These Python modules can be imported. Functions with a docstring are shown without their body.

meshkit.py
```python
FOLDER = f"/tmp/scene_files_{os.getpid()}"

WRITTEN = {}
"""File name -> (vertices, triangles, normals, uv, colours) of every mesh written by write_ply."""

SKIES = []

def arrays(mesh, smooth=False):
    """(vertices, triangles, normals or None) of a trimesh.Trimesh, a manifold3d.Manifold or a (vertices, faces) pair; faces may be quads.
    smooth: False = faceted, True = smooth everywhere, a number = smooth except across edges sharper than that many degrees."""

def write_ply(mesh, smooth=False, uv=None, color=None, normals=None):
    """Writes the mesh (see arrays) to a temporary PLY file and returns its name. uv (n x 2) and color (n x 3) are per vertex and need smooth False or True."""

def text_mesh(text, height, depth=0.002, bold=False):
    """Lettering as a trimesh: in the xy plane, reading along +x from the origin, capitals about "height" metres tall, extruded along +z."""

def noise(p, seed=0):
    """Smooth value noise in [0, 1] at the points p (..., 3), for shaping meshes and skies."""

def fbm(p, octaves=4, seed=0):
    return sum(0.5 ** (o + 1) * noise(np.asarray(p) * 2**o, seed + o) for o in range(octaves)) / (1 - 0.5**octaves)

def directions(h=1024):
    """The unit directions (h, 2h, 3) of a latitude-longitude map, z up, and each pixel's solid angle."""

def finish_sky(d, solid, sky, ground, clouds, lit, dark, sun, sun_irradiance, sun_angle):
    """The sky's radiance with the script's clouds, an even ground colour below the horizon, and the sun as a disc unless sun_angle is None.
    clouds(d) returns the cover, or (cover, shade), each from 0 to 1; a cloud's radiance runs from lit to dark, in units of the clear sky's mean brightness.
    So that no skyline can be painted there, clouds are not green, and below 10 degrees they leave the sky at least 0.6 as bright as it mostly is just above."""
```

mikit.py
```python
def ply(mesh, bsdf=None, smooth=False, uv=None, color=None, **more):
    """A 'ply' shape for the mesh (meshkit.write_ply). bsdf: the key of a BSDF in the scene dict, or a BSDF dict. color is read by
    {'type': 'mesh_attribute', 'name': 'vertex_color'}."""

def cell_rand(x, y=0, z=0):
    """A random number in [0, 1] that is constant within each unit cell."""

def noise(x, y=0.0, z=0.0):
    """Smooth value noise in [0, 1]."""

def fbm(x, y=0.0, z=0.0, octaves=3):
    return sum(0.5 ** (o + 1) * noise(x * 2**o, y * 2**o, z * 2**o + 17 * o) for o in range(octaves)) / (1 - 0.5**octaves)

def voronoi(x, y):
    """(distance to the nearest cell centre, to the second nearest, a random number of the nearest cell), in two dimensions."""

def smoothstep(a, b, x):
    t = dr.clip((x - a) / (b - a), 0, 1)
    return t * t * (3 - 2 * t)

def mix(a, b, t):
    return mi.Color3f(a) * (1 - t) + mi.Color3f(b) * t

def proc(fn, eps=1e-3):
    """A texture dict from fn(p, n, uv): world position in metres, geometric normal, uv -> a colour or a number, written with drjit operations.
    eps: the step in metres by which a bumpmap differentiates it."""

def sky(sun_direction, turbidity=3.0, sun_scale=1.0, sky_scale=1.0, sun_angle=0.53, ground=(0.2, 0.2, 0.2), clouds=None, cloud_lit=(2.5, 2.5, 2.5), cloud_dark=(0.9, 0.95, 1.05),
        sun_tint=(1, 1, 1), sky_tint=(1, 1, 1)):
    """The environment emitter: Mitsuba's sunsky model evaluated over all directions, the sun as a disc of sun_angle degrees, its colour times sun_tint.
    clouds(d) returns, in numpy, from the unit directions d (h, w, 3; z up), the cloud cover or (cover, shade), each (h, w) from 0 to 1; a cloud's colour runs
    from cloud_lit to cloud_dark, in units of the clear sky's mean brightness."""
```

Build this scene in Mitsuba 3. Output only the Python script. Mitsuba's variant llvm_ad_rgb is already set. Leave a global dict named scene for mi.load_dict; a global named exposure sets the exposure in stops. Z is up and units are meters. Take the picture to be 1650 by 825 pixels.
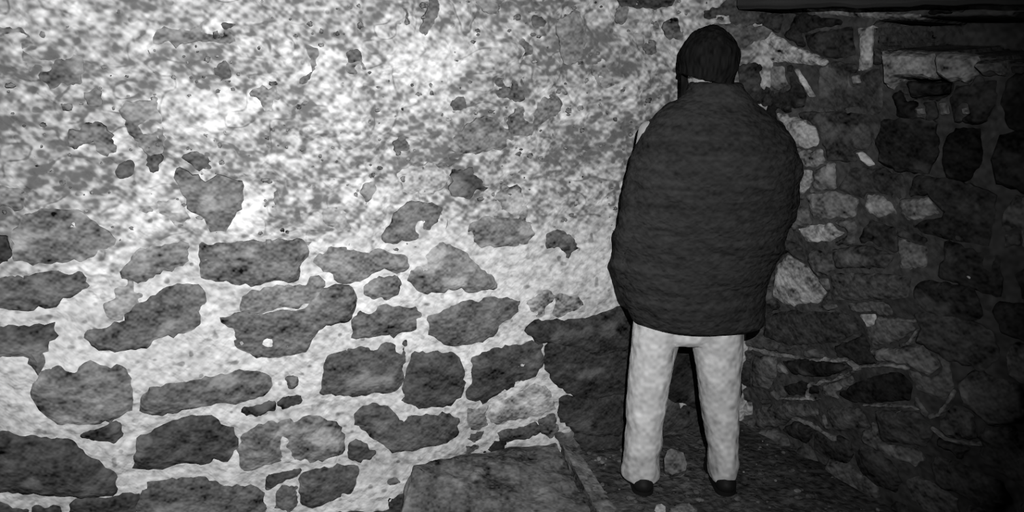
import math, random
import numpy as np, trimesh, mitsuba as mi, mikit, meshkit
import drjit as dr
import manifold3d as m3
from shapely.geometry import Polygon, Point, LineString, box
from shapely.ops import unary_union
import shapely
from shapely import affinity
from scipy.spatial import Delaunay
from scipy.interpolate import PchipInterpolator

T = mi.ScalarTransform4f
scene, labels = {'type': 'scene'}, {}

# ------------------------------------------------------------------ camera, light, exposure
PITCH, CAM_H = math.radians(16.0), 1.75
scene['camera'] = {'type': 'perspective', 'fov': math.degrees(2 * math.atan(825 / 1300)), 'fov_axis': 'x', 'near_clip': 0.05, 'far_clip': 50.0,
                   'to_world': T().look_at(origin=[0, 0, CAM_H], target=[0, math.cos(PITCH), CAM_H - math.sin(PITCH)], up=[0, 0, 1])}
# the only light in the cellar: the hand-held camera lamp, just above and to the right of the lens, pointing at the long wall
LAMP = [0.11, -0.02, 1.95]
scene['camera_lamp'] = {'type': 'spot', 'intensity': {'type': 'rgb', 'value': 45.0}, 'cutoff_angle': 48.5, 'beam_width': 5.0,
                        'to_world': T().look_at(origin=LAMP, target=[-0.75, 2.75, 1.28], up=[0, 0, 1])}
exposure = 0.0

# ------------------------------------------------------------------ traced layout, metres (along the wall from the corner, height)
LEFT = [
    (0.36,0,[(2.805,1.0),(2.721,0.991),(2.635,0.986),(2.59,0.988),(2.561,0.96),(2.56,0.943),(2.59,0.921),(2.624,0.908),(2.666,0.887),(2.72,0.879),(2.772,0.879),(2.872,0.892),(2.855,1.002)]),
    (0.25,0,[(2.835,1.129),(2.774,1.113),(2.781,1.048),(2.847,1.051)]),
    (0.47,0,[(2.715,1.174),(2.642,1.182),(2.565,1.176),(2.543,1.144),(2.503,1.103),(2.483,1.081),(2.512,1.034),(2.541,1.02),(2.628,1.035),(2.697,1.04),(2.749,1.057),(2.745,1.121)]),
    (0.35,0,[(2.884,0.814),(2.798,0.82),(2.73,0.811),(2.68,0.81),(2.689,0.773),(2.712,0.744),(2.733,0.725),(2.724,0.702),(2.75,0.64),(2.765,0.686),(2.768,0.715),(2.897,0.734)]),
    (0.43,0,[(2.772,0.611),(2.75,0.645),(2.722,0.676),(2.659,0.675),(2.604,0.673),(2.569,0.661),(2.505,0.643),(2.477,0.609),(2.484,0.53),(2.495,0.485),(2.535,0.473),(2.566,0.455),(2.632,0.462),(2.714,0.473),(2.755,0.507),(2.775,0.556)]),
    (0.3,0,[(2.656,0.421),(2.588,0.431),(2.539,0.446),(2.539,0.399),(2.556,0.383),(2.621,0.402)]),
    (0.27,1,[(2.939,0.462),(2.844,0.449),(2.819,0.439),(2.748,0.424),(2.695,0.407),(2.676,0.382),(2.656,0.35),(2.621,0.324),(2.596,0.291),(2.57,0.266),(2.578,0.19),(2.591,0.176),(2.649,0.183),(2.696,0.191),(2.76,0.21),(2.972,0.256)]),
    (0.28,0,[(2.707,0.179),(2.65,0.171),(2.583,0.161),(2.543,0.165),(2.511,0.155),(2.519,0.115),(2.543,0.088),(2.644,0.068),(2.727,0.1)]),
    (0.3,0,[(2.979,0.211),(2.909,0.195),(2.855,0.164),(2.867,0.109),(2.99,0.138)]),
    (0.3,0,[(2.84,0.17),(2.757,0.161),(2.749,0.081),(2.853,0.105)]),
    (0.36,0,[(2.497,0.172),(2.46,0.197),(2.348,0.186),(2.246,0.159),(2.142,0.117),(2.091,0.074),(2.088,0.018),(2.113,-0.069),(2.328,-0.032),(2.521,0.014),(2.517,0.102)]),
    (0.36,0,[(2.593,0.76),(2.586,0.781),(2.542,0.797),(2.477,0.799),(2.444,0.834),(2.393,0.872),(2.332,0.902),(2.255,0.893),(2.227,0.879),(2.22,0.811),(2.232,0.767),(2.271,0.739),(2.349,0.744),(2.389,0.732),(2.411,0.712),(2.459,0.708),(2.488,0.708),(2.524,0.717),(2.579,0.725)]),
    (0.54,-1,[(2.535,0.85),(2.482,0.908),(2.451,0.937),(2.434,0.92),(2.41,0.883),(2.453,0.84),(2.484,0.813),(2.53,0.823)]),
    (0.42,0,[(2.465,0.97),(2.424,1.004),(2.402,1.032),(2.345,1.043),(2.268,1.051),(2.254,1.035),(2.261,0.992),(2.286,0.973),(2.354,0.959),(2.385,0.94),(2.433,0.933),(2.459,0.948)]),
    (0.37,0,[(2.211,1.041),(2.143,1.039),(2.023,1.03),(1.899,1.028),(1.862,1.015),(1.873,0.976),(1.906,0.934),(1.904,0.899),(1.93,0.891),(1.992,0.9),(2.034,0.893),(2.086,0.89),(2.155,0.911),(2.217,0.926),(2.218,0.977)]),
    (0.36,0,[(2.178,0.772),(2.149,0.752),(2.13,0.731),(2.133,0.662),(2.097,0.64),(2.078,0.619),(2.016,0.602),(1.951,0.598),(1.896,0.609),(1.87,0.661),(1.857,0.69),(1.79,0.71),(1.734,0.715),(1.713,0.76),(1.717,0.82),(1.738,0.842),(1.782,0.847),(1.826,0.838),(1.862,0.79),(1.918,0.762),(1.97,0.776),(2.045,0.766),(2.116,0.78)]),
    (0.46,-1,[(2.096,0.846),(2.078,0.862),(1.964,0.86),(1.911,0.861),(1.866,0.888),(1.834,0.88),(1.825,0.861),(1.863,0.809),(1.916,0.781),(1.969,0.789),(2.043,0.785),(2.104,0.797)]),
    (0.42,0,[(1.842,0.995),(1.794,1.0),(1.708,0.983),(1.62,0.963),(1.529,0.938),(1.503,0.904),(1.532,0.876),(1.6,0.895),(1.669,0.874),(1.703,0.859),(1.759,0.861),(1.8,0.9),(1.831,0.926)]),
    (0.42,0,[(1.671,0.834),(1.613,0.856),(1.555,0.862),(1.545,0.837),(1.558,0.797),(1.593,0.782),(1.65,0.789),(1.684,0.805)]),
    (0.46,0,[(1.509,0.869),(1.461,0.912),(1.435,0.969),(1.388,0.981),(1.341,0.96),(1.293,0.919),(1.232,0.864),(1.183,0.81),(1.17,0.778),(1.246,0.774),(1.344,0.788),(1.441,0.784),(1.493,0.79),(1.499,0.82)]),
    (0.39,0,[(1.723,0.702),(1.698,0.747),(1.63,0.745),(1.466,0.725),(1.463,0.68),(1.493,0.647),(1.541,0.628),(1.658,0.637),(1.73,0.654)]),
    (0.4,0,[(1.444,0.678),(1.419,0.7),(1.333,0.727),(1.246,0.736),(1.12,0.727),(1.073,0.711),(1.081,0.67),(1.107,0.648),(1.159,0.616),(1.184,0.58),(1.236,0.556),(1.312,0.551),(1.386,0.569),(1.446,0.615)]),
    (0.31,0,[(1.863,0.439),(1.846,0.523),(1.824,0.582),(1.785,0.6),(1.706,0.601),(1.613,0.593),(1.523,0.596),(1.52,0.562),(1.546,0.503),(1.554,0.414),(1.574,0.399),(1.669,0.407),(1.761,0.417)]),
    (0.3,0,[(1.563,0.363),(1.536,0.45),(1.521,0.525),(1.501,0.555),(1.423,0.546),(1.337,0.518),(1.313,0.468),(1.307,0.387),(1.328,0.337),(1.367,0.309),(1.454,0.319),(1.552,0.348)]),
    (0.29,0,[(1.29,0.318),(1.276,0.396),(1.27,0.487),(1.236,0.514),(1.146,0.517),(1.041,0.526),(0.982,0.52),(0.97,0.443),(0.997,0.387),(1.04,0.367),(1.093,0.34),(1.173,0.312),(1.226,0.293)]),
    (0.24,0,[(1.041,0.592),(1.009,0.604),(0.907,0.596),(0.769,0.586),(0.629,0.615),(0.54,0.562),(0.533,0.436),(0.737,0.442),(0.837,0.498),(0.933,0.533),(0.993,0.541)]),  # from here, very dark tones paint the shadow beside the legs
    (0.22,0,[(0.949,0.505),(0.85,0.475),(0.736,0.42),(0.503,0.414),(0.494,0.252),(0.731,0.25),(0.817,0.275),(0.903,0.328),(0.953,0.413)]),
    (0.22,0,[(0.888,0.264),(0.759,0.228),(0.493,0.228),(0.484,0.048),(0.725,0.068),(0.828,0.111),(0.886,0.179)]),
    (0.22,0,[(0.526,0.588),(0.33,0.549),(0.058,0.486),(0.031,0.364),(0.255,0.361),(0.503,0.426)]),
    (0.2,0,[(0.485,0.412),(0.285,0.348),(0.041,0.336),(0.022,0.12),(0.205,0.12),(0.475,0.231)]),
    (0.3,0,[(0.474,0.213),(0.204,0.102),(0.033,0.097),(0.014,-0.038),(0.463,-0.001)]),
    (0.3,0,[(0.336,1.864),(-0.021,1.868),(-0.023,1.773),(0.158,1.754),(0.302,1.786)]),
    (0.36,0,[(0.271,1.745),(0.142,1.74),(0.008,1.725),(0.079,1.692),(0.165,1.674),(0.225,1.703)]),
    (0.24,0,[(0.148,1.585),(-0.019,1.587),(-0.04,1.439),(0.126,1.469)]),
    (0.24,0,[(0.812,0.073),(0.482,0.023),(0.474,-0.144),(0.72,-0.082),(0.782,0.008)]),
    (0.38,0,[(2.461,0.479),(2.452,0.524),(2.419,0.554),(2.379,0.559),(2.31,0.56),(2.228,0.563),(2.135,0.568),(2.072,0.565),(2.031,0.54),(2.03,0.503),(2.058,0.471),(2.134,0.459),(2.237,0.469),(2.319,0.467),(2.361,0.455),(2.439,0.461)]),
    (0.28,0,[(2.496,0.343),(2.486,0.365),(2.449,0.382),(2.396,0.408),(2.345,0.411),(2.303,0.423),(2.243,0.412),(2.215,0.376),(2.174,0.361),(2.173,0.306),(2.191,0.247),(2.218,0.227),(2.302,0.236),(2.362,0.256),(2.393,0.245),(2.502,0.267)]),
    (0.46,0,[(2.147,0.314),(2.123,0.334),(2.056,0.36),(1.969,0.356),(1.88,0.348),(1.836,0.32),(1.792,0.286),(1.783,0.233),(1.798,0.183),(1.868,0.17),(1.98,0.198),(2.069,0.205),(2.136,0.185),(2.179,0.194)]),
    (0.22,-1,[(2.131,0.422),(2.073,0.424),(2.051,0.428),(2.018,0.427),(2.031,0.41),(2.085,0.402),(2.122,0.401)]),
    (0.25,-1,[(2.008,0.426),(1.974,0.44),(1.929,0.445),(1.926,0.424),(1.965,0.413),(1.998,0.404)]),
    (0.4,-1,[(1.975,0.514),(1.956,0.528),(1.936,0.508),(1.942,0.484),(1.971,0.481)]),
    (0.35,0,[(1.736,0.333),(1.695,0.355),(1.624,0.348),(1.577,0.313),(1.48,0.283),(1.38,0.271),(1.335,0.236),(1.326,0.174),(1.371,0.141),(1.46,0.144),(1.559,0.15),(1.62,0.169),(1.666,0.216),(1.7,0.256),(1.734,0.289)]),
    (0.28,0,[(1.769,0.164),(1.761,0.215),(1.737,0.224),(1.703,0.191),(1.676,0.159),(1.705,0.143),(1.753,0.142)]),
    (0.34,0,[(1.947,0.128),(1.871,0.131),(1.813,0.133),(1.743,0.113),(1.753,0.053),(1.772,0.016),(1.832,0.002),(1.903,-0.009),(1.956,-0.003),(1.961,0.057)]),
    (0.4,0,[(2.046,0.075),(2.011,0.086),(1.971,0.083),(1.979,0.002),(2.007,-0.013),(2.051,0.01)]),
    (0.28,0,[(2.08,0.122),(2.069,0.146),(2.018,0.143),(1.95,0.152),(1.958,0.136),(2.02,0.114),(2.078,0.095)]),
    (0.3,0,[(1.882,-0.047),(1.788,-0.057),(1.643,-0.095),(1.659,-0.176),(1.933,-0.112)]),
    (0.28,0,[(1.629,-0.042),(1.566,-0.036),(1.557,-0.129),(1.585,-0.194),(1.642,-0.18)]),
    (0.36,-1,[(1.633,0.041),(1.564,0.033),(1.577,0.008),(1.61,-0.019),(1.635,-0.022)]),
    (0.52,0,[(1.291,0.264),(1.213,0.264),(1.206,0.185),(1.24,0.169),(1.292,0.19)]),
    (0.38,0,[(1.319,0.117),(1.28,0.16),(1.214,0.159),(1.238,0.107),(1.26,0.072),(1.302,0.072)]),
    (0.2,-1,[(1.228,0.094),(1.174,0.095),(1.126,0.08),(1.142,0.046),(1.223,0.056)]),
    (0.6,0,[(1.186,0.273),(1.093,0.307),(1.026,0.342),(0.958,0.326),(0.935,0.28),(0.92,0.213),(0.984,0.196),(1.093,0.193),(1.174,0.179),(1.2,0.22)]),
    (0.33,0,[(1.153,0.133),(1.093,0.145),(1.006,0.154),(0.978,0.115),(1.038,0.092),(1.142,0.097)]),
    (0.36,0,[(0.984,0.167),(0.923,0.191),(0.899,0.124),(0.932,0.083),(0.966,0.113)]),
    (0.33,0,[(0.919,0.11),(0.789,0.074),(0.714,-0.095),(0.824,-0.043),(0.889,0.04)]),
    (0.38,0,[(1.595,1.007),(1.566,1.051),(1.535,1.094),(1.5,1.114),(1.419,1.113),(1.373,1.093),(1.363,1.045),(1.382,1.019),(1.434,1.009),(1.504,0.999)]),
    (0.55,-1,[(1.541,1.219),(1.495,1.25),(1.427,1.257),(1.377,1.231),(1.364,1.196),(1.406,1.165),(1.487,1.175),(1.531,1.191)]),
    (0.26,0,[(1.329,1.182),(1.323,1.232),(1.271,1.236),(1.26,1.212),(1.216,1.226),(1.205,1.174),(1.265,1.164),(1.277,1.151),(1.325,1.159)]),
    (0.45,0,[(1.292,0.968),(1.286,1.027),(1.242,1.047),(1.169,1.053),(1.069,1.033),(1.005,0.986),(1.03,0.931),(1.17,0.937),(1.256,0.957)]),
    (0.5,-1,[(1.156,1.135),(1.131,1.157),(1.082,1.147),(1.044,1.091),(1.056,1.056),(1.107,1.072),(1.139,1.099)]),
    (0.4,-1,[(0.966,0.963),(0.914,0.971),(0.847,0.947),(0.833,0.9),(0.872,0.873),(0.899,0.911),(0.952,0.924)]),
    (0.42,0,[(1.351,1.331),(1.274,1.388),(1.238,1.411),(1.167,1.413),(1.131,1.373),(1.114,1.335),(1.191,1.316),(1.263,1.309),(1.31,1.318)]),
    (0.46,0,[(1.119,1.411),(1.07,1.454),(0.972,1.473),(0.923,1.483),(0.934,1.438),(0.996,1.406),(1.046,1.369),(1.099,1.364)]),
    (0.34,-1,[(1.368,1.303),(1.322,1.309),(1.315,1.282),(1.346,1.268)]),
    (0.36,-1,[(1.173,1.557),(1.154,1.561),(1.138,1.527),(1.095,1.515),(1.059,1.523),(1.071,1.494),(1.131,1.501),(1.171,1.522)]),
    (0.36,-1,[(1.097,1.559),(1.071,1.561),(1.071,1.537),(1.095,1.535)]),
    (0.33,-1,[(1.33,1.482),(1.295,1.499),(1.279,1.476),(1.318,1.469)]),
    (0.38,-1,[(1.843,1.671),(1.803,1.671),(1.811,1.647),(1.821,1.621),(1.829,1.581),(1.848,1.566),(1.865,1.562),(1.847,1.612)]),
    (0.36,0,[(2.588,1.606),(2.554,1.633),(2.527,1.624),(2.507,1.651),(2.493,1.645),(2.499,1.608),(2.515,1.587),(2.552,1.587),(2.586,1.581)]),
    (0.5,-1,[(2.724,1.739),(2.615,1.723),(2.606,1.693),(2.65,1.704),(2.728,1.711)]),
    (0.54,-1,[(2.655,1.67),(2.605,1.679),(2.58,1.646),(2.603,1.625),(2.644,1.633)]),
    (0.44,-1,[(2.279,1.716),(2.242,1.731),(2.189,1.722),(2.132,1.746),(2.068,1.74),(2.045,1.731),(2.052,1.712),(2.117,1.712),(2.182,1.703),(2.271,1.705)]),
    (0.3,-1,[(2.072,1.755),(2.046,1.761),(2.044,1.742),(2.07,1.74)]),
    (0.42,0,[(2.548,1.429),(2.513,1.44),(2.469,1.444),(2.446,1.418),(2.443,1.375),(2.458,1.366),(2.472,1.381),(2.487,1.412),(2.526,1.406),(2.549,1.388)]),
    (0.26,-1,[(2.431,1.296),(2.414,1.319),(2.396,1.32),(2.406,1.298),(2.425,1.284)]),
    (0.43,0,[(2.393,1.489),(2.346,1.516),(2.311,1.506),(2.3,1.447),(2.309,1.369),(2.337,1.36),(2.359,1.401),(2.382,1.441)]),
    (0.34,-1,[(2.329,1.37),(2.314,1.373),(2.32,1.313),(2.334,1.294),(2.335,1.326)]),
    (0.38,0,[(2.261,1.296),(2.234,1.284),(2.208,1.268),(2.182,1.235),(2.152,1.254),(2.103,1.255),(2.07,1.232),(2.079,1.19),(2.104,1.139),(2.127,1.098),(2.167,1.091),(2.191,1.146),(2.227,1.17),(2.246,1.223)]),
    (0.32,-1,[(2.224,1.33),(2.2,1.345),(2.173,1.329),(2.166,1.304),(2.195,1.304)]),
    (0.54,-1,[(2.386,1.172),(2.337,1.199),(2.268,1.183),(2.253,1.14),(2.29,1.112),(2.365,1.118),(2.39,1.141)]),
    (0.4,-1,[(1.39,1.831),(1.376,1.811),(1.403,1.766),(1.422,1.729),(1.43,1.741),(1.407,1.778),(1.401,1.827)]),
    (0.38,-1,[(1.518,1.794),(1.493,1.794),(1.498,1.766),(1.517,1.766)]),
    (0.42,-1,[(1.244,1.853),(1.153,1.854),(1.165,1.796),(1.211,1.802)]),
    (0.3,-1,[(1.019,1.775),(0.991,1.777),(0.983,1.756),(1.014,1.754)]),
    (0.36,-1,[(1.107,1.673),(1.071,1.696),(1.035,1.663),(1.071,1.646)]),
    (0.45,-1,[(0.927,1.749),(0.854,1.793),(0.815,1.705),(0.85,1.628),(0.888,1.617)]),
    (0.38,-1,[(0.668,1.568),(0.615,1.556),(0.618,1.502),(0.658,1.51)]),
    (0.48,-1,[(1.808,1.127),(1.721,1.142),(1.645,1.125),(1.66,1.059),(1.726,1.048),(1.79,1.07)]),
    (0.5,-1,[(2.78,1.27),(2.697,1.274),(2.686,1.234),(2.722,1.217),(2.786,1.23)]),
    (0.5,-1,[(2.014,1.496),(1.997,1.535),(1.941,1.544),(1.925,1.503),(1.967,1.474)]),
    (0.55,-1,[(1.047,0.697),(0.963,0.729),(0.828,0.703),(0.785,0.639),(0.908,0.633),(1.01,0.641)]),
    (0.38,-1,[(1.958,1.199),(1.935,1.212),(1.934,1.176),(1.957,1.169)]),
    (0.36,-1,[(1.657,1.198),(1.626,1.202),(1.624,1.153),(1.651,1.146)]),
    (0.33,-1,[(1.536,1.347),(1.513,1.363),(1.503,1.332),(1.53,1.325)]),
    (0.45,-1,[(1.694,1.619),(1.652,1.629),(1.643,1.598),(1.683,1.593)]),
    (0.36,-1,[(1.688,1.654),(1.663,1.661),(1.658,1.637),(1.685,1.633)]),
    (0.4,-1,[(2.491,1.54),(2.464,1.548),(2.459,1.525),(2.485,1.519)]),
    (0.4,-1,[(2.44,1.807),(2.369,1.829),(2.346,1.814),(2.366,1.789),(2.409,1.782)]),
    (0.35,-1,[(2.328,1.667),(2.312,1.676),(2.304,1.653),(2.322,1.642)]),
    (0.33,-1,[(2.148,1.492),(2.127,1.494),(2.129,1.472),(2.148,1.471)]),
    (0.35,-1,[(2.108,1.616),(2.084,1.624),(2.079,1.596),(2.103,1.589)]),
    (0.36,-1,[(2.6,1.714),(2.573,1.732),(2.57,1.696),(2.592,1.679)]),
    (0.26,0,[(0.681,1.881),(0.446,1.885),(0.469,1.822),(0.575,1.821),(0.666,1.829)]),
    (0.4,-1,[(0.678,1.803),(0.653,1.816),(0.661,1.763),(0.682,1.763)]),
    (0.4,-1,[(0.478,1.749),(0.433,1.763),(0.418,1.713),(0.456,1.704)]),
    (0.42,-1,[(0.608,1.7),(0.582,1.709),(0.578,1.677),(0.602,1.673)]),
    (0.38,-1,[(0.557,1.672),(0.53,1.681),(0.524,1.654),(0.55,1.649)]),
    (0.5,-1,[(0.786,1.593),(0.736,1.626),(0.696,1.596),(0.706,1.523),(0.759,1.552)]),
]
RIGHT = [
    (0.42,0,[(0.06,1.41),(0.17,1.396),(0.258,1.366),(0.295,1.308),(0.233,1.281),(0.139,1.289)]),  # first three: pale tones paint the bright rim of wall beside the right shoulder
    (0.38,0,[(0.14,1.277),(0.24,1.275),(0.309,1.291),(0.327,1.241),(0.277,1.214),(0.155,1.206)]),
    (0.42,0,[(0.157,1.196),(0.279,1.205),(0.278,1.16),(0.243,1.105),(0.167,1.107)]),
    (0.66,0,[(-0.132,1.612),(-0.089,1.695),(0.024,1.721),(0.155,1.666),(0.311,1.62),(0.28,1.601),(0.101,1.608),(-0.078,1.596)]),
    (0.28,0,[(-0.066,1.582),(0.087,1.591),(0.118,1.513),(0.019,1.482),(-0.07,1.521)]),
    (0.42,-1,[(0.14,1.586),(0.165,1.582),(0.243,1.486),(0.226,1.477),(0.171,1.535)]),
    (0.14,0,[(0.185,1.713),(0.397,1.745),(0.424,1.642),(0.332,1.628),(0.222,1.649)]),
    (0.42,0,[(0.429,1.739),(0.488,1.745),(0.498,1.606),(0.474,1.596),(0.439,1.59),(0.442,1.643)]),
    (0.34,-1,[(0.41,1.571),(0.441,1.577),(0.45,1.547),(0.42,1.541)]),
    (0.36,1,[(0.551,1.667),(0.719,1.663),(0.737,1.602),(0.732,1.576),(0.63,1.576),(0.595,1.532),(0.572,1.573)]),
    (0.37,1,[(0.736,1.662),(0.859,1.659),(0.869,1.608),(0.843,1.57),(0.775,1.574),(0.745,1.603)]),
    (0.28,1,[(0.869,1.646),(0.948,1.644),(0.963,1.603),(0.895,1.592),(0.876,1.614)]),
    (0.1,-1,[(0.639,1.564),(0.772,1.568),(0.761,1.529),(0.663,1.516)]),
    (0.34,-1,[(0.68,1.476),(0.702,1.48),(0.71,1.46),(0.688,1.456)]),
    (0.32,-1,[(0.754,1.503),(0.778,1.507),(0.788,1.467),(0.767,1.461)]),
    (0.36,-1,[(0.831,1.491),(0.851,1.495),(0.858,1.474),(0.839,1.468)]),
    (0.34,0,[(0.173,1.808),(0.413,1.813),(0.466,1.795),(0.678,1.785),(0.659,1.767),(0.444,1.773),(0.227,1.79)]),
    (0.58,-1,[(0.453,1.298),(0.484,1.302),(0.534,1.262),(0.513,1.249),(0.475,1.271)]),
    (0.47,0,[(0.227,0.959),(0.386,1.013),(0.451,0.99),(0.395,0.941),(0.278,0.921)]),
    (0.36,0,[(0.514,1.148),(0.596,1.151),(0.643,1.101),(0.569,1.073),(0.513,1.099)]),
    (0.36,0,[(0.649,1.148),(0.748,1.177),(0.805,1.134),(0.715,1.091),(0.666,1.095)]),
    (0.3,0,[(0.256,1.099),(0.383,1.139),(0.482,1.128),(0.478,1.056),(0.297,1.014)]),
    (0.42,0,[(0.134,0.778),(0.193,0.841),(0.291,0.819),(0.398,0.739),(0.369,0.684),(0.219,0.622),(0.117,0.63)]),
    (0.2,0,[(0.404,0.918),(0.558,0.967),(0.662,0.957),(0.645,0.901),(0.436,0.846)]),
    (0.32,0,[(0.668,1.016),(0.774,1.011),(0.789,0.943),(0.699,0.906)]),
    (0.48,-1,[(0.898,0.972),(0.925,0.983),(0.967,0.952),(0.953,0.939)]),
    (0.24,0,[(0.411,0.819),(0.647,0.883),(0.744,0.897),(0.744,0.816),(0.44,0.713)]),
    (0.17,0,[(0.099,0.545),(0.253,0.616),(0.536,0.692),(0.572,0.629),(0.476,0.551),(0.24,0.452),(0.096,0.444)]),
    (0.46,-1,[(0.558,0.694),(0.619,0.716),(0.635,0.677),(0.591,0.652)]),
    (0.26,0,[(0.626,0.703),(0.767,0.742),(0.79,0.714),(0.731,0.651),(0.625,0.584),(0.588,0.634)]),
    (0.1,0,[(0.206,0.371),(0.309,0.421),(0.528,0.482),(0.555,0.476),(0.493,0.423),(0.379,0.365),(0.27,0.336)]),
    (0.11,0,[(0.235,0.268),(0.321,0.325),(0.42,0.34),(0.412,0.304),(0.266,0.234)]),
    (0.1,0,[(0.504,0.342),(0.604,0.444),(0.677,0.498),(0.756,0.534),(0.814,0.508),(0.811,0.446),(0.693,0.383),(0.563,0.332)]),
    (0.22,0,[(0.05,0.334),(0.18,0.382),(0.189,0.304),(0.164,0.221),(0.052,0.184)]),
    (0.3,0,[(0.618,0.574),(0.826,0.666),(0.899,0.613),(0.865,0.565),(0.773,0.57),(0.657,0.541)]),
    (0.75,-1,[(0.016,0.093),(0.06,0.114),(0.066,0.052),(0.027,0.032)]),
    (0.22,0,[(0.454,0.266),(0.606,0.325),(0.656,0.263),(0.496,0.172)]),
    (0.2,0,[(0.667,0.341),(0.829,0.412),(0.906,0.378),(0.883,0.293),(0.715,0.232)]),
    (0.3,-1,[(0.746,0.375),(0.775,0.388),(0.789,0.364),(0.76,0.351)]),
    (0.24,0,[(0.088,0.093),(0.237,0.187),(0.417,0.264),(0.436,0.211),(0.309,0.149),(0.218,0.06),(0.098,0.005)]),
    (0.22,-1,[(1.033,1.113),(1.078,1.129),(1.085,1.091),(1.043,1.075)]),
]
BEADS = [
    (0.018,[(0.021,0.362),(0.145,0.383),(0.34,0.427),(0.527,0.494),(0.584,0.482),(0.495,0.403),(0.368,0.33),(0.36,0.268)]),
    (0.014,[(0.584,0.487),(0.672,0.531),(0.782,0.563)]),
    (0.014,[(0.219,0.2),(0.426,0.288)]),
    (0.012,[(0.623,0.345),(0.815,0.423),(0.84,0.421)]),
    (0.018,[(0.96,0.544),(0.948,0.504),(0.92,0.437),(0.888,0.414)]),
    (0.018,[(0.899,0.375),(0.955,0.357),(0.999,0.368),(1.071,0.394)]),
    (0.014,[(0.8,0.717),(0.775,0.657),(0.739,0.634)]),
    (0.016,[(0.635,0.701),(0.708,0.723),(0.782,0.742)]),
    (0.022,[(0.284,0.135),(0.375,0.15),(0.432,0.148),(0.506,0.143)]),
]
OPENING = [(0.491, 1.758), (0.681, 1.763), (0.885, 1.772), (1.224, 1.782), (1.248, 1.651), (0.963, 1.648), (0.864, 1.663), (0.729, 1.667), (0.538, 1.671)]
HOLLOW = [(0.624, 1.57), (0.786, 1.575), (0.779, 1.525), (0.648, 1.509)]
FRAMELEFT = [(2.68, 1.818), (-0.009, 1.844), (-0.048, -0.494), (2.929, 0.183)]
CORNER = np.array([1.04, 3.36, 0.0])
A, B = math.radians(20), math.radians(60)
EL, NL = np.array([-math.cos(A), -math.sin(A), 0]), np.array([math.sin(A), -math.cos(A), 0])
ER, NR = np.array([math.cos(B), -math.sin(B), 0]), np.array([-math.sin(B), -math.cos(B), 0])
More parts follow.
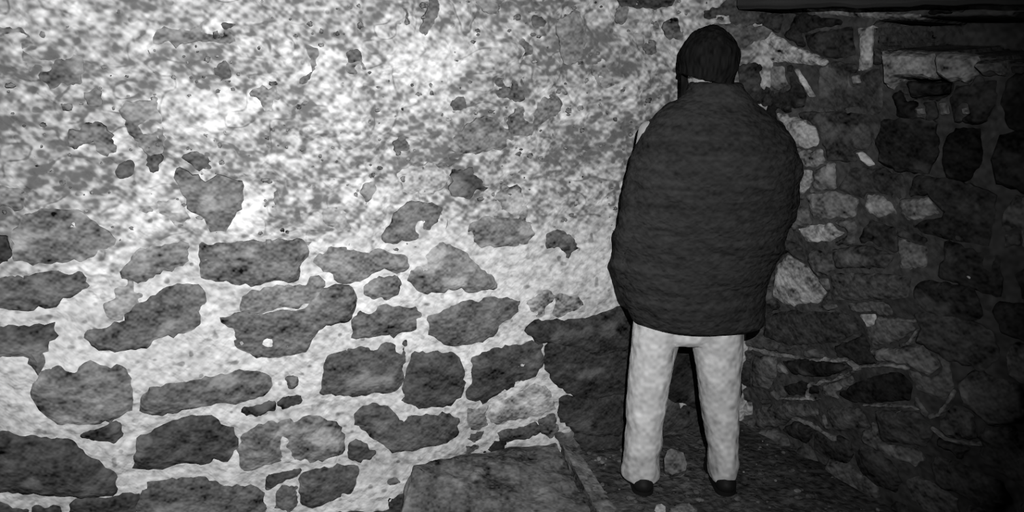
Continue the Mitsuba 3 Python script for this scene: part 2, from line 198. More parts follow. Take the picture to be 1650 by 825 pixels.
UZ = np.array([0, 0, 1.0])
CEIL = 2.02

# ------------------------------------------------------------------ materials
def grey(g): return mi.Color3f(g, g, g)
def diffuse(fn, bump=None, scale=1.0, eps=2e-3):
    b = {'type': 'diffuse', 'reflectance': mikit.proc(fn)}
    if bump: b = {'type': 'bumpmap', 'arbitrary': mikit.proc(bump, eps), 'scale': scale, 'bsdf': b}
    return {'type': 'twosided', 'bsdf': b}
N, FB, SS = mikit.noise, mikit.fbm, mikit.smoothstep
def plaster_fn(p, n, uv):
    wx, wz = p.x + 0.05 * N(p.x * 9, p.z * 9, 1.0), p.z + 0.05 * N(p.x * 9, p.z * 9, 5.0)
    blot = FB(wx * 4.5 + 3, p.y * 4.5, wz * 6, octaves=3)
    mid = FB((wx + wz) * 11, p.y * 15, (wz - wx) * 20, octaves=2)     # slanting trowel strokes
    fine = N(p.x * 46, p.y * 46, p.z * 50)
    grain = N(p.x * 85 + wz * 20, p.y * 85, p.z * 85)
    vein = dr.abs(N(wx * 15, p.y * 15, wz * 17) - 0.5)
    crack = (1 - SS(0.0, 0.07, vein)) * SS(0.40, 0.62, FB(p.x * 7, p.y * 7, p.z * 7 + 9, octaves=2))
    pit = SS(0.78, 0.92, N(p.x * 38 + 5, p.y * 38, p.z * 38))
    high = SS(0.86, 1.12, p.z + (blot - 0.5) * 0.5)              # clean lime mortar below, dirty slung render above
    low = 0.62 + 0.30 * (mid - 0.5) + 0.34 * (fine - 0.5) + 0.30 * (grain - 0.5) + 0.45 * (blot - 0.5) - 0.25 * pit
    up = 0.335 + 0.56 * (mid - 0.5) + 0.46 * (fine - 0.5) + 0.46 * (grain - 0.5) + 0.80 * (blot - 0.5) - 0.20 * crack - 0.17 * pit
    v = low * (1 - high) + up * high
    return grey(dr.clip(0.12 + 0.5 * (v - 0.12 + dr.sqrt(dr.square(v - 0.12) + 0.006)), 0.05, 0.86))
def plaster_bump(p, n, uv): return FB(p.x * 40, p.y * 40, p.z * 40, octaves=3)
scene['plaster'] = diffuse(plaster_fn, plaster_bump, 0.012)
STONE_TONES = [0.012, 0.02, 0.032, 0.048, 0.068, 0.092, 0.125, 0.17, 0.23, 0.31, 0.42, 0.55]
def stone_fn(g, s):
    def fn(p, n, uv):
        mid = FB(p.x * 13 + s * 7, p.y * 13, p.z * 17, octaves=2)
        fine = N(p.x * 55, p.y * 55, p.z * 60 + s)
        grain = N(p.x * 120, p.y * 120, p.z * 120)
        lime = SS(0.56, 0.74, FB(p.x * 10, p.y * 10 + s, p.z * 11, octaves=4))
        v = g * (1.0 + 1.5 * (mid - 0.5) + 1.0 * (fine - 0.5) + 0.9 * (grain - 0.5))
        return grey(dr.clip(v + lime * (0.9 * g + 0.03), 0.004, 0.8))
    return fn
def stone_bump(p, n, uv): return FB(p.x * 34, p.y * 34, p.z * 42, octaves=3)
for i, g in enumerate(STONE_TONES):
    scene[f'stone_tone_{i:02d}'] = diffuse(stone_fn(g, i), stone_bump, 0.012)
def stone_mat(albedo): return f'stone_tone_{int(np.argmin([abs(math.log(albedo / t)) for t in STONE_TONES])):02d}'
def lin(v): return ((v + 0.055) / 1.055) ** 2.4
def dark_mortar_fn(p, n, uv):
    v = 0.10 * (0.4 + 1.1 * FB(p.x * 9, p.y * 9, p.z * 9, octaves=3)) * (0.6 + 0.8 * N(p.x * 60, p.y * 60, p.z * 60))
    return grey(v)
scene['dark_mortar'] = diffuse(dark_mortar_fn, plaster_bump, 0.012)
def dirt_fn(p, n, uv):
    v = 0.105 * (0.25 + 1.2 * FB(p.x * 6, p.y * 6, 0.0, octaves=3)) * (0.5 + N(p.x * 60, p.y * 60, 0.0))
    return grey(v)
scene['dirt'] = diffuse(dirt_fn, plaster_bump, 0.02)
def timber_fn(p, n, uv): return grey(0.03 + 0.035 * FB(p.x * 5, p.y * 5, p.z * 70, octaves=3))
scene['timber'] = diffuse(timber_fn)
def jacket_fn(p, n, uv):
    rib = N(0.0, 0.0, p.z * 34) * 0.6 + N(p.x * 8, 3.0, p.z * 75) * 0.5
    v = 0.030 * (0.20 + 0.6 * rib + 0.7 * N(p.x * 45, p.y * 45, p.z * 60) + 0.6 * N(p.x * 95, p.y * 95, p.z * 110))
    return grey(v)
scene['jacket_cloth'] = diffuse(jacket_fn, lambda p, n, uv: FB(p.x * 60, p.y * 60, p.z * 80, octaves=2), 0.008)
def trouser_fn(p, n, uv):
    dirt = SS(0.22, 0.0, p.z) * 0.25
    v = 0.80 * (0.64 + 0.50 * FB(p.x * 22, p.y * 22, p.z * 22, octaves=2) + 0.4 * (N(p.x * 70, p.y * 70, p.z * 70) - 0.5)) - dirt * FB(p.x * 20, p.y * 20, p.z * 20, octaves=2)
    return grey(v)
scene['trouser_cloth'] = diffuse(trouser_fn, lambda p, n, uv: FB(p.x * 30, p.y * 30, p.z * 16, octaves=2), 0.012)
scene['skin'] = {'type': 'principled', 'base_color': {'type': 'rgb', 'value': 0.42}, 'roughness': 0.6, 'specular': 0.3}
def hair_fn(p, n, uv): return grey(0.006 + 0.014 * N(p.x * 150, p.y * 150, p.z * 30))
scene['hair_fibre'] = diffuse(hair_fn)
scene['shoe_leather'] = {'type': 'principled', 'base_color': {'type': 'rgb', 'value': 0.012}, 'roughness': 0.6, 'specular': 0.2}

def ref(k): return {'type': 'ref', 'id': k}
counts = {}
def key(name):
    n = counts.get(name, 0); counts[name] = n + 1
    return name if n == 0 else f'{name}_{n:03d}'
def put(name, mesh, mat, smooth=30, label=None, cat=None, group=None, kind=None):
    k = key(name)
    scene[k] = mikit.ply(mesh, mat, smooth)
    d = {a: b for a, b in (('label', label), ('category', cat), ('group', group), ('kind', kind)) if b}
    if d: labels[k] = d
    return k

# ------------------------------------------------------------------ walls
class Wall:
    def __init__(s, e, n, seed): s.e, s.n, s.seed = e, n, seed
    def low(s, u, v):                                        # the slow bulging of the whole wall
        q = np.stack([np.asarray(u) * 1.7, np.asarray(v) * 1.7, np.zeros_like(np.asarray(u, float)) + s.seed], -1)
        return (meshkit.fbm(q, 2, s.seed) - 0.5) * 0.07
    def at(s, u, v, h):
        u, v, h = (np.asarray(x, float) for x in (u, v, h))
        return CORNER + u[..., None] * s.e + v[..., None] * UZ + h[..., None] * s.n
wl, wr = Wall(EL, NL, 3), Wall(ER, NR, 11)

def grid_wall(w, u0, u1, v0, v1, step, rough, recess=()):
    us, vs = np.arange(u0, u1 + step, step), np.arange(v0, v1 + step, step)
    U, V = np.meshgrid(us, vs, indexing='ij')
    q = np.stack([U * 9, V * 9, np.zeros_like(U) + w.seed * 5.0], -1)
    h = w.low(U, V) + rough(U, V, q)
    for poly, depth in recess:

        inside = shapely.contains_xy(poly, U, V)
        h = np.where(inside, h - depth, h)
    P = w.at(U, V, h).reshape(-1, 3)
    nu, nv = U.shape
    i, j = np.meshgrid(np.arange(nu - 1), np.arange(nv - 1), indexing='ij')
    a = i * nv + j
    f = np.stack([a, a + nv, a + nv + 1, a + 1], -1).reshape(-1, 4)
    f = np.vstack([f[:, [0, 1, 2]], f[:, [0, 2, 3]]])
    m = trimesh.Trimesh(P, f, process=False)
    if (m.face_normals.mean(0) @ w.n) < 0: m.invert()
    return m

def rough_left(U, V, q):
    high = np.clip((V - 0.95) / 0.25, 0, 1)
    r = (meshkit.fbm(q, 4, 21) - 0.5)
    lump = np.abs(meshkit.fbm(q * 2.1, 3, 5) - 0.5)
    return r * (0.030 + 0.028 * high) - lump * 0.03 * high + (meshkit.noise(q * 4.3, 7) - 0.5) * 0.012 * (1 - high)
put('wall_left', grid_wall(wl, -0.15, 4.3, -0.35, CEIL + 0.05, 0.011, rough_left), 'plaster', True,
    'long rubble stone wall with pale lime mortar and rough render on its upper half', 'wall', kind='structure')
openings = [(Polygon(OPENING), 0.28), (Polygon(HOLLOW), 0.10)]
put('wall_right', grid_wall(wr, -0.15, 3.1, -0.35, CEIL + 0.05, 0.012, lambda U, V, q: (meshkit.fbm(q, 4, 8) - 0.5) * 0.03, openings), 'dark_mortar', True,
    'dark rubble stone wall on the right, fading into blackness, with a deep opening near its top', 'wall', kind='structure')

def stone_mesh(w, poly, proud, seed, ragged=0.006, rough=0.014, fine=0.03, grow=0.0, base=0.004, wide=0.012):
    poly = Polygon(poly).buffer(0)
    if poly.geom_type != 'Polygon': poly = max(poly.geoms, key=lambda g: g.area)
    if poly.area < 2e-5: return None
    r = min(0.010, 0.25 * math.sqrt(poly.area))
    s = poly.buffer(-r * 0.3).buffer(r * 0.6).buffer(-r * 0.3 + grow)
    if s.geom_type != 'Polygon': s = max(s.geoms, key=lambda g: g.area)
    size = math.sqrt(s.area)
    ds = float(np.clip(size * 0.09, 0.006, 0.016))
    def ring(g):
        out = []
        for gg in getattr(g, 'geoms', [g]):
            if gg.is_empty: continue
            n = max(8, int(gg.exterior.length / ds))
            out.append(np.array([gg.exterior.interpolate(t, normalized=True).coords[0] for t in np.arange(n) / n]))
        return out
    b = ring(s)[0]
    t = np.roll(b, -1, 0) - np.roll(b, 1, 0); t /= np.linalg.norm(t, axis=1, keepdims=True) + 1e-9
    q = np.c_[b * 45, np.full(len(b), seed * 3.1)]
    q2 = np.c_[b * 120, np.full(len(b), seed * 1.7)]
    k = min(1.0, size / 0.08)
    b = b + np.c_[t[:, 1], -t[:, 0]] * (((meshkit.noise(q, 2) - 0.5) * 2 * ragged + (meshkit.noise(q2, 4) - 0.5) * ragged * 1.2) * k)[:, None]
    s2 = Polygon(b).buffer(0)
    if s2.geom_type != 'Polygon': s2 = max(s2.geoms, key=lambda g: g.area)
    b = np.array(s2.exterior.coords)[:-1]
    pts = [b]
    edge = min(wide, size * 0.16)
    for d in (edge * 0.45, edge * 1.3):
        g = s2.buffer(-d)
        if not g.is_empty: pts += ring(g)
    g = s2.buffer(-edge * 2.2)
    if not g.is_empty:
        x0, y0, x1, y1 = g.bounds
        st = min(fine, max(0.008, size * 0.2))
        rs = np.random.RandomState(seed)
        gx, gy = np.meshgrid(np.arange(x0, x1, st), np.arange(y0, y1, st))
        c = np.c_[gx.ravel(), gy.ravel()] + rs.uniform(-.3, .3, (gx.size, 2)) * st

        pts.append(c[shapely.contains_xy(g, c[:, 0], c[:, 1])])
    p = np.vstack([x for x in pts if len(x)])
    tri = Delaunay(p).simplices
    c = p[tri].mean(1)

    tri = tri[shapely.contains_xy(s2, c[:, 0], c[:, 1])]
    d = np.array([s2.exterior.distance(Point(x)) for x in p]); d[:len(b)] = 0
    prof = proud * (1 - np.exp(-d / (edge * 0.6 + 1e-6)))
    nz = (meshkit.fbm(np.c_[p * 16, np.full(len(p), seed * 2.3)], 3, 9) - 0.5) * 2 * rough
    tilt = np.random.RandomState(seed + 7).uniform(-.05, .05, 2)
    c0 = p.mean(0)
    h = w.low(p[:, 0], p[:, 1]) + base + prof + (nz + (p - c0) @ tilt) * np.clip(d / edge, 0, 1)
    top = w.at(p[:, 0], p[:, 1], h)
    nb = len(b)
    low_ = w.at(b[:, 0], b[:, 1], w.low(b[:, 0], b[:, 1]) - 0.05)
    v = np.vstack([top, low_]); o = len(top)
    i = np.arange(nb); j = (i + 1) % nb
    skirt = np.vstack([np.c_[i, j, o + j], np.c_[i, o + j, o + i]])
    m = trimesh.Trimesh(v, np.vstack([tri, skirt]), process=False)
    trimesh.repair.fix_normals(m, multibody=False)
    if m.face_normals[:len(tri)].sum(0) @ w.n < 0: m.invert()
    return m

rnd = random.Random(5)
traced_l = []
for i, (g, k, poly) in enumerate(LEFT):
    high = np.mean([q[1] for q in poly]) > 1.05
    dark = g <= 0.24 and k == 0 and poly[0][0] < 1.25  # dark stones painting the person's shadow by the legs, grown to close joints
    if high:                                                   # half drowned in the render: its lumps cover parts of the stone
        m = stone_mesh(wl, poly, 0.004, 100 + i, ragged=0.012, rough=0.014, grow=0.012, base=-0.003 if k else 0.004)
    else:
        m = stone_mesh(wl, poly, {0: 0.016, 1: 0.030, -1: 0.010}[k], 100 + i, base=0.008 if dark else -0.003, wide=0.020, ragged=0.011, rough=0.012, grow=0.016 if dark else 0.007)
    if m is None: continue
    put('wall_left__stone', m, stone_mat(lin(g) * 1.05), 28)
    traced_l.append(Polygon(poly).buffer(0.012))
# the courses go on outside the photograph: a filler masonry of rows
def courses(u0, u1, v0, v1, seed):
    r = random.Random(seed); v = v0
    while v < v1:
        hgt = r.uniform(0.09, 0.17); u = u0 - r.uniform(0, 0.2)
        while u < u1:
            wd = r.uniform(0.13, 0.36)
            j = lambda a: a + r.uniform(-0.016, 0.016)
            cut = r.uniform(0.01, 0.04)
            yield Polygon([(j(u) + cut, j(v)), (j(u + wd * .5), j(v - .008)), (j(u + wd) - cut, j(v)), (j(u + wd), j(v + hgt * .5)), (j(u + wd) - cut, j(v + hgt)), (j(u + wd * .45), j(v + hgt + .01)), (j(u) + cut, j(v + hgt)), (j(u), j(v + hgt * .5))])
            u += wd + r.uniform(0.008, 0.03)
        v += hgt + r.uniform(0.008, 0.028)
def biggest(g):
    if g.is_empty: return None
    g = max(getattr(g, 'geoms', [g]), key=lambda x: x.area)
    return g if g.geom_type == 'Polygon' else None
view_l = Polygon(FRAMELEFT).buffer(0.03)
used = unary_union(traced_l)
for i, c in enumerate(courses(0.0, 4.25, -0.25, 0.98, 2)):
    if c.intersects(view_l) and c.intersection(view_l).area > 0.3 * c.area: continue
    c = biggest(c.buffer(0).difference(used.union(view_l)).buffer(-0.008).buffer(0.006))
    if c is None or c.area < 0.003: continue
    put('wall_left__stone', stone_mesh(wl, list(c.exterior.coords)[:-1], rnd.uniform(.01, .025), 900 + i, fine=0.045), stone_mat(rnd.choice([.07, .09, .11, .15])), 28)

traced_r = []
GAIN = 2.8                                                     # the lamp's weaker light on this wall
for i, (g, k, poly) in enumerate(RIGHT):
    m = stone_mesh(wr, poly, {0: 0.012, 1: 0.045, -1: 0.010}[k] * rnd.uniform(.8, 1.4), 300 + i)
    if m is None: continue
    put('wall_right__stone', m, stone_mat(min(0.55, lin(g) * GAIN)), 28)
    traced_r.append(Polygon(poly).buffer(0.008))
used = unary_union(traced_r + [Polygon(OPENING).buffer(0.015), Polygon(HOLLOW).buffer(0.01)] + [LineString(q).buffer(wd * .55) for wd, q in BEADS])
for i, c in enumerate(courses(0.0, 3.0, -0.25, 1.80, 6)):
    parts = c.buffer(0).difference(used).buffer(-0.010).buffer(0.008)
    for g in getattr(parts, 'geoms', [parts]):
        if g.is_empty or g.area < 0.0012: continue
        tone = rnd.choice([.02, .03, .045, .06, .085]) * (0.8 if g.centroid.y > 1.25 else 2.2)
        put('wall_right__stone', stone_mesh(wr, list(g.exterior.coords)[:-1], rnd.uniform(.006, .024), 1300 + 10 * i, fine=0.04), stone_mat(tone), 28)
for i, (wd, pts) in enumerate(BEADS):
    poly = LineString(pts).buffer(wd / 2, quad_segs=2)
    m = stone_mesh(wr, list(poly.exterior.coords)[:-1], 0.016, 2300 + i, ragged=0.006)
    if m is not None: put('wall_right__mortar_joint', m, stone_mat(0.23), 40, label='pale bead of mortar between dark stones')

# coarse aggregate showing in the render: too many to count
agg, rs = [], np.random.RandomState(4)
base = trimesh.creation.icosphere(1)
for k in range(900):
    u, v = rs.uniform(0.0, 3.4), rs.uniform(0.95, CEIL)
    r = 0.003 + 0.007 * rs.rand() ** 2
    vv = base.vertices * [r * rs.uniform(.7, 1.6), r * rs.uniform(.6, 1.2), r * .8]
    h = float(wl.low(u, v)) - 0.002
    P = wl.at(u + vv[:, 0], v + vv[:, 1], h + vv[:, 2])
    P = P + rs.normal(0, r * .22, P.shape)
    m = trimesh.Trimesh(P, base.faces, process=False)
    agg.append(m)
agg = trimesh.util.concatenate(agg); trimesh.repair.fix_inversion(agg)
put('wall_left__aggregate', agg, 'stone_tone_07', True, label='dark coarse grit sticking out of the render', kind='stuff')

# ------------------------------------------------------------------ floor and ceiling
def floor_h(x, y):
    q = np.stack([x * 2.2, y * 2.2, np.zeros_like(x)], -1)
    rough = (meshkit.fbm(q * 4, 3, 2) - 0.5) * 0.035 + (meshkit.fbm(q, 2, 1) - 0.5) * 0.03
    flat = np.exp(-(((x - 0.66) / 0.32) ** 2 + ((y - 2.88) / 0.25) ** 2) ** 2)
    rel = np.stack([x, y], -1) - CORNER[:2]
    u = rel @ EL[:2]
    t = np.clip((u - 0.95) / 0.6, 0, 1)
    return rough * (1 - flat) - 0.10 * t * t * (3 - 2 * t)
xs, ys = np.arange(-3.4, 3.0, 0.025), np.arange(-0.8, 3.9, 0.025)
X, Y = np.meshgrid(xs, ys, indexing='ij')
Pf = np.stack([X, Y, floor_h(X, Y)], -1).reshape(-1, 3)
i, j = np.meshgrid(np.arange(len(xs) - 1), np.arange(len(ys) - 1), indexing='ij'); a = i * len(ys) + j
ff = np.stack([a, a + len(ys), a + len(ys) + 1, a + 1], -1).reshape(-1, 4)
put('floor', trimesh.Trimesh(Pf, np.vstack([ff[:, [0, 1, 2]], ff[:, [0, 2, 3]]]), process=False), 'dirt', True, 'uneven dark earth floor of the cellar', 'floor', kind='structure')
gr = []
for k in range(1400):
    x, y = rs.uniform(-1.2, 2.2), rs.uniform(1.6, 3.5)
    r = 0.004 + 0.011 * rs.rand() ** 3
    m = trimesh.Trimesh(base.vertices * [r * rs.uniform(.8, 1.5), r, r * .7] * rs.uniform(.85, 1.15, (len(base.vertices), 1)) + [x, y, float(floor_h(np.array(x), np.array(y))) + r * .3], base.faces, process=False)
    gr.append(m)
put('floor__gravel', trimesh.util.concatenate(gr), 'stone_tone_06', True, label='loose gravel and crumbs of mortar', kind='stuff')

def rbox(w, d, h, bev=0.008):
    s = m3.Manifold.cube([w - 2 * bev, d - 2 * bev, h - 2 * bev], True)
    c = m3.Manifold.cube([2 * bev, 2 * bev, 2 * bev], True)
    hull = m3.Manifold.batch_hull([m3.Manifold.cube([w - 2 * bev, d - 2 * bev, h], True), m3.Manifold.cube([w, d - 2 * bev, h - 2 * bev], True), m3.Manifold.cube([w - 2 * bev, d, h - 2 * bev], True)])
    mm = hull.to_mesh()
    return trimesh.Trimesh(mm.vert_properties[:, :3], mm.tri_verts, process=False)
put('ceiling', trimesh.Trimesh(*(lambda b: (b.vertices + [0.2, 1.55, CEIL + 0.22], b.faces))(trimesh.creation.box([6.8, 4.9, 0.04]))), 'timber', False, 'dark boarded underside of the floor above', 'ceiling', kind='structure')
for k in range(30):                                            # floorboards and joists, mostly above the picture
    m = rbox(0.215, 4.7, 0.025, 0.003); m.apply_translation([-3.0 + 0.22 * k, 1.55, CEIL + 0.185]); put('ceiling__board', m, 'timber', False)
for k in range(8):
    m = rbox(6.4, 0.09, 0.17, 0.006); m.apply_translation([0.1, -0.5 + 0.52 * k, CEIL + 0.088]); put('ceiling__joist', m, 'timber', False)

def frame_on(e, n, origin):                                    # columns: along, outward, up
    M = np.eye(4); M[:3, 0], M[:3, 1], M[:3, 2], M[:3, 3] = e, n, UZ, origin
    return M
m = rbox(3.1, 0.24, 0.20, 0.012)
m = m.subdivide_to_size(0.05)
m.vertices += (meshkit.fbm(m.vertices * 12, 3, 6)[:, None] - 0.5) * 0.02
m.apply_transform(frame_on(ER, NR, CORNER + ER * 1.56 + NR * 0.10 + UZ * 1.905))
put('sill_beam', m, 'timber', 25, 'dark rough timber beam lying along the top of the right wall', 'beam')

# ------------------------------------------------------------------ loose rocks
def rock(points, seed, rough=0.02, size=0.03):
    h = trimesh.Trimesh(np.array(points)).convex_hull if False else trimesh.convex.convex_hull(np.array(points, float))
    h = h.subdivide_to_size(size)
    h.merge_vertices()
    n = (meshkit.fbm(h.vertices * 14 + seed, 4, seed) - 0.5)
    h.vertices = h.vertices + h.vertex_normals * (n * 2 * rough)[:, None]
    return h
def W(u, v, h): return wl.at(u, v, h)
m = rock([W(1.524, .085, .03), W(1.342, .082, .035), W(.915, .061, .03), W(1.63, -.06, .20), W(1.30, .0, .36), W(.965, .005, .50), W(1.62, -.25, .1), W(1.2, -.25, .4), W(.96, -.25, .45), W(1.52, .06, -.06), W(.92, .04, -.06)], 3, 0.022, 0.03)
put('wall_left__foundation_stone', m, 'stone_tone_06', 30, 'large grey foundation stone sloping down to the floor')
m = rock([W(.895, .062, .03), W(.835, .048, .02), W(.945, .015, .50), W(.862, .0, .535), W(.89, -.06, .0), W(.84, -.06, .0), W(.94, -.12, .46), W(.87, -.12, .5)], 9, 0.008, 0.025)  # paler tone puts the light on the side face into the colour
put('wall_left__foundation_stone', m, 'stone_tone_07', 30, 'narrow strip painted paler as the lit right side of the large foundation stone')
def chunk(x, y, sx, sy, sz, seed, mat, label, group=None):
    rs = np.random.RandomState(seed)
    p = rs.normal(size=(22, 3)); p /= np.linalg.norm(p, axis=1, keepdims=True)
    m = rock(p * [sx, sy, sz], seed, 0.004, 0.02)
    m.apply_translation([x, y, float(floor_h(np.array(x), np.array(y))) + sz * 0.55])
    put('loose_stone', m, mat, 30, label, 'stone', group)
chunk(0.655, 2.90, .052, .045, .075, 1, 'stone_tone_07', 'grey fist-sized stone on the earth floor between the feet of the standing person')
chunk(0.555, 2.63, .026, .02, .02, 2, 'stone_tone_10', 'small bright stone on the floor nearest the camera, below the left shoe')
chunk(0.635, 2.62, .055, .03, .026, 3, 'stone_tone_08', 'flat grey stone on the floor beside a smaller bright one')


# ------------------------------------------------------------------ the person
OX, OY = 0.66, 2.76
def sph(c, r, n=20):
    s = m3.Manifold.sphere(1.0, n)
    r = (r, r, r) if np.isscalar(r) else r
    return s.scale(list(map(float, r))).translate(list(map(float, c)))
def bone(a, b, ra, rb): return m3.Manifold.batch_hull([sph(a, ra), sph(b, rb)])
def chain(pts): return [bone(pts[k][0], pts[k + 1][0], pts[k][1], pts[k + 1][1]) for k in range(len(pts) - 1)]
def finish(man, ref_len, it=12):
    mm = man.refine_to_length(ref_len).to_mesh()
    t = trimesh.Trimesh(mm.vert_properties[:, :3].astype(float), mm.tri_verts, process=True)
    trimesh.smoothing.filter_taubin(t, iterations=it)
    return t
def union(l): return m3.Manifold.batch_boolean(l, m3.OpType.Add)
def world(t):
    t = t.copy(); t.apply_translation([OX, OY, 0]); return t
def loft(rows, n=56, steps=60, power=2.0):                    # rows: z, x left, x right, y back, y front
    rows = np.array(sorted(rows), float)
    f = [PchipInterpolator(rows[:, 0], rows[:, k]) for k in range(1, 5)]
    zs = np.linspace(rows[0, 0], rows[-1, 0], steps)
    th = np.arange(n) / n * 2 * np.pi
    V = []
    for z in zs:
        xl, xr, yb, yf = (float(g(z)) for g in f)
        c, s = np.cos(th), np.sin(th)
        c, s = np.sign(c) * np.abs(c) ** (2 / power), np.sign(s) * np.abs(s) ** (2 / power)
        V.append(np.c_[(xl + xr) / 2 + (xr - xl) / 2 * c, (yb + yf) / 2 + (yf - yb) / 2 * s, np.full(n, z)])
    V = np.vstack(V + [[[(rows[0, 1] + rows[0, 2]) / 2, (rows[0, 3] + rows[0, 4]) / 2, rows[0, 0]], [(rows[-1, 1] + rows[-1, 2]) / 2, (rows[-1, 3] + rows[-1, 4]) / 2, rows[-1, 0]]]])
    F = []
    for a in range(steps - 1):
        for b in range(n):
            p, q = a * n + b, a * n + (b + 1) % n
            F += [[p, q, q + n], [p, q + n, p + n]]
    bot, top = steps * n, steps * n + 1
    for b in range(n):
        F += [[bot, (b + 1) % n, b], [top, (steps - 1) * n + b, (steps - 1) * n + (b + 1) % n]]
    return trimesh.Trimesh(V, F, process=False)
def man(t):
    t.merge_vertices()
    if t.volume < 0: t.invert()
    return m3.Manifold(m3.Mesh(np.asarray(t.vertices, np.float32), np.asarray(t.faces, np.uint32)))
YC = 0.10
HEAD = np.array([0.022, 0.115, 1.628])
LSH, LEL, LWR = (-0.175, .10, 1.385), (-0.213, .085, 1.10), (-0.215, .11, .83)
RSH, REL, RWR = (0.275, .10, 1.385), (0.305, .10, 1.11), (0.17, .25, .97)
def hand(wrist, d, palm_n, side):
    """A relaxed hand: palm, four curled fingers, a thumb. d: towards the fingers, palm_n: out of the palm, side: +1 thumb on +cross."""
    d, palm_n = np.array(d, float), np.array(palm_n, float); d /= np.linalg.norm(d); palm_n -= d * (palm_n @ d); palm_n /= np.linalg.norm(palm_n)
    lat = np.cross(d, palm_n) * side; w = np.array(wrist, float)
    out = [m3.Manifold.batch_hull([sph(w, .022), sph(w + d * .085 + lat * .030, .012), sph(w + d * .08 - lat * .030, .011), sph(w + d * .03 + lat * .028, .013)])]
    for k, L in enumerate((.072, .080, .074, .058)):
        p = w + d * .082 + lat * (.030 - .0205 * k); ang = 0.35; pts = [(p - d * .02, .010), (p, .0095)]
        for fr, cu in ((.45, .35), (.31, .55), (.24, .5)):
            q = d * math.cos(ang) + palm_n * math.sin(ang); p = p + q * L * fr; ang += cu; pts.append((p, .0095 - .0012 * len(pts) / 2))
        out += chain(pts)
    p = w + d * .025 + lat * .026
    out += chain([(p, .013), (p + d * .032 + lat * .022 + palm_n * .012, .011), (p + d * .060 + lat * .026 + palm_n * .022, .009), (p + d * .080 + lat * .022 + palm_n * .030, .008)])
    return out
body = [sph(HEAD + [0, .0, .018], (.083, .098, .100), 40), sph(HEAD + [0, .045, -.055], (.060, .062, .060), 32), bone((0.035, .085, 1.40), HEAD + [0, -.01, -.06], .062, .056),
        sph(HEAD + [0, .110, -.022], (.013, .018, .020)), bone(HEAD + [0, .096, .02], HEAD + [0, .112, -.020], .010, .012),
        sph(HEAD + [0, .098, -.068], (.024, .010, .008)), sph(HEAD + [0, .095, -.105], (.024, .02, .018))]
for s in (-1, 1):
    body += [sph(HEAD + [s * .083, .005, -.012], (.010, .020, .032)), bone(HEAD + [s * .018, .094, .032], HEAD + [s * .055, .080, .030], .010, .009), sph(HEAD + [s * .034, .082, .008], (.017, .014, .012))]
body += [m3.Manifold.batch_hull([sph((-.06, YC, 1.37), .07), sph((.16, YC, 1.37), .07), sph((-.06, YC, .80), .09), sph((.14, YC, .80), .09)])]
body += chain([(LSH, .040), (LEL, .043), (LWR, .026)]) + chain([(RSH, .040), (REL, .043), (RWR, .026)])
body += hand((-0.215, .11, .82), (0.05, .08, -1), (1, 0.3, 0), 1) + hand(RWR, (-.75, .45, -.35), (-.2, -.6, -.75), 1)
for x0, x1 in ((-.06, -.148), (.14, .170)): body += chain([((x0, YC, .82), .085), ((x0 * .5 + x1 * .5, YC, .47), .055), ((x1, .07, .09), .04)])
body = union(body)
put('person', world(finish(body, 0.007, 6)), 'skin', 40, 'person in long dark jacket and pale trousers standing in the corner, back to the camera', 'person')

JROWS = [  # z, xl, xr, y back, y front
 (.672, -.194, .288, -.050, .24), (.71, -.218, .286, -.060, .245), (.77, -.247, .284, -.068, .248), (.82, -.262, .288, -.065, .25), (.90, -.268, .304, -.07, .25), (.96, -.270, .330, -.072, .25), (1.10, -.256, .352, -.078, .25),
 (1.20, -.245, .352, -.080, .25), (1.26, -.236, .350, -.078, .25), (1.33, -.222, .342, -.070, .245), (1.39, -.196, .308, -.055, .235), (1.446, -.160, .252, -.03, .215), (1.489, -.108, .196, .0, .19), (1.52, -.062, .166, .02, .175), (1.537, -.046, .150, .025, .17), (1.556, -.040, .142, .030, .17)]
jk = [man(loft(JROWS))]
jk += chain([((-.142, .10, 1.375), .066), ((-.176, .09, 1.25), .072), ((-.203, .08, 1.06), .076), ((-.222, .10, .90), .072), ((-.205, .11, .80), .058)])
jk += chain([((.250, .10, 1.365), .070), ((.292, .09, 1.25), .078), ((.298, .10, 1.10), .076), ((.235, .20, 1.0), .066), ((.19, .245, .975), .058)])
jt = finish(union(jk), 0.014, 14)
v = jt.vertices
fold = (meshkit.fbm(np.c_[v[:, 0] * 5, v[:, 1] * 5, v[:, 2] * 16 + v[:, 0] * 5], 3, 4) - 0.5) * 0.030 + (meshkit.fbm(v * 26, 2, 6) - 0.5) * 0.008
jt.vertices = v + jt.vertex_normals * (fold * np.clip((v[:, 2] - .64) / .1, 0.2, 1))[:, None]
put('person__jacket', world(jt), 'jacket_cloth', True, label='long bulky dark jacket')

tr = []
LEGL = [(.72, -.195, .02, -.015, .215), (.62, -.204, -.030, -.01, .20), (.55, -.207, -.040, .0, .19), (.49, -.212, -.045, .0, .185), (.389, -.215, -.058, .0, .18), (.232, -.216, -.073, -.005, .17), (.124, -.222, -.077, -.012, .16), (.06, -.227, -.074, -.015, .165), (.035, -.222, -.078, -.010, .16)]
LEGR = [(.72, .0, .208, -.015, .215), (.62, .016, .214, -.01, .20), (.55, .032, .217, .0, .19), (.49, .046, .216, .0, .185), (.389, .060, .219, .0, .18), (.232, .094, .222, -.005, .17), (.124, .114, .225, -.012, .16), (.06, .117, .227, -.015, .165), (.035, .121, .222, -.010, .16)]
tr = [man(loft(LEGL, 40, 50)), man(loft(LEGR, 40, 50)), man(loft([(.595, -.13, .14, .03, .16), (.63, -.17, .18, .0, .19), (.68, -.19, .205, -.01, .21), (.80, -.18, .20, -.02, .22)], 40, 16))]
tt = finish(union(tr), 0.014, 6)
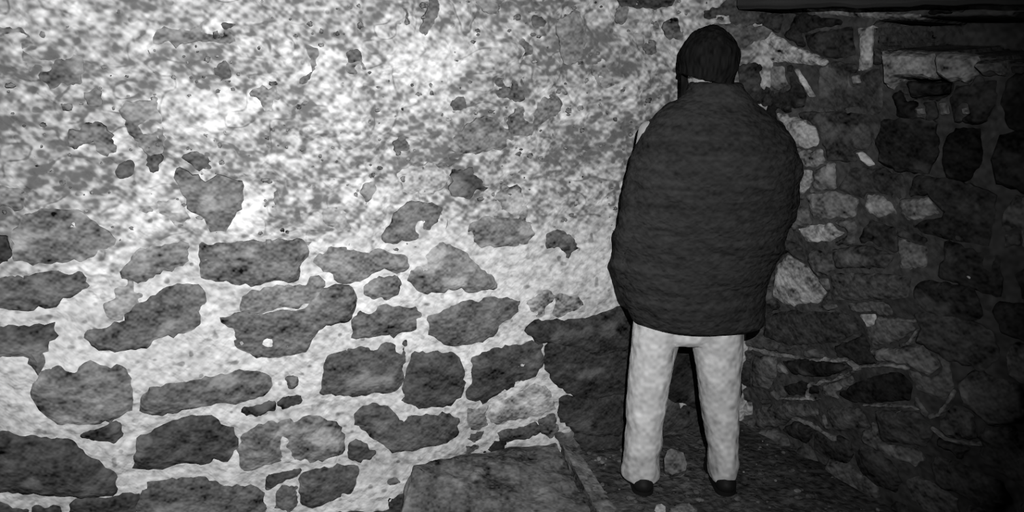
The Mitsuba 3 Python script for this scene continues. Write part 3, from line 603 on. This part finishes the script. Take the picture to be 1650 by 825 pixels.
v = tt.vertices
fold = (meshkit.fbm(np.c_[v[:, 0] * 11, v[:, 1] * 6, v[:, 2] * 14 + v[:, 0] * 7], 3, 14) - 0.5) * 0.030
tt.vertices = v + tt.vertex_normals * (fold * np.clip(0.35 + 1.2 * (0.45 - v[:, 2]), .35, 1))[:, None]
put('person__trousers', world(tt), 'trouser_cloth', True, label='pale baggy trousers')
for x in (-.150, .172):
    s = m3.Manifold.batch_hull([sph((x, .01, .035), (.040, .042, .034)), sph((x, .17, .026), (.043, .05, .025)), sph((x, .06, .075), (.036, .05, .03))])
    s = (s + sph((x, .19, .030), (.043, .05, .030))).trim_by_plane([0, 0, 1], 0.012)
    t = finish(s, 0.012, 5)
    k = put('person__shoe', world(t), 'shoe_leather', 40, label='dark shoe')
    sole = m3.Manifold.batch_hull([m3.Manifold.cylinder(.018, .041, .041, 24).translate([x, .015, 0]), m3.Manifold.cylinder(.018, .046, .046, 24).translate([x, .18, 0])])
    mm = sole.to_mesh(); put(k + '__sole', world(trimesh.Trimesh(mm.vert_properties[:, :3], mm.tri_verts, process=False)), 'shoe_leather', 30)

hair = trimesh.creation.icosphere(5)
hv = hair.vertices.copy()
# a cap of thick hair: long on the nape, cut away from the face
rho = np.sqrt(np.clip(1 - hv[:, 2] ** 2, .3, 1))
hv[:, 0] *= np.where(hv[:, 2] < 0, rho ** -0.75, 1 - 0.16 * hv[:, 2] ** 2)
hv = hv * [.1015, .112, .116]
hv[:, 0] *= 1 + 0.03 * np.sin(hv[:, 2] * 30)
hm = man(trimesh.Trimesh(hv + HEAD + [0.0, -.006, .004], hair.faces, process=False))
cut = m3.Manifold.batch_hull([m3.Manifold.cube([.4, .2, .15], True).translate(list(HEAD + [0, .150, -.040]))])
low = m3.Manifold.cube([.4, .4, .1], True).rotate([0, 13, 0]).translate(list(HEAD + [0, 0, -.114]))
hm = hm - cut - low
ht = finish(hm, 0.006, 5)
v = ht.vertices
n = (meshkit.fbm(np.c_[v[:, 0] * 70, v[:, 1] * 70, v[:, 2] * 18], 3, 2) - 0.5) * 0.012 + (meshkit.noise(v * 28, 3) - 0.5) * 0.010
ht.vertices = v + ht.vertex_normals * n[:, None]
put('person__hair', world(ht), 'hair_fibre', True, label='short thick dark hair')
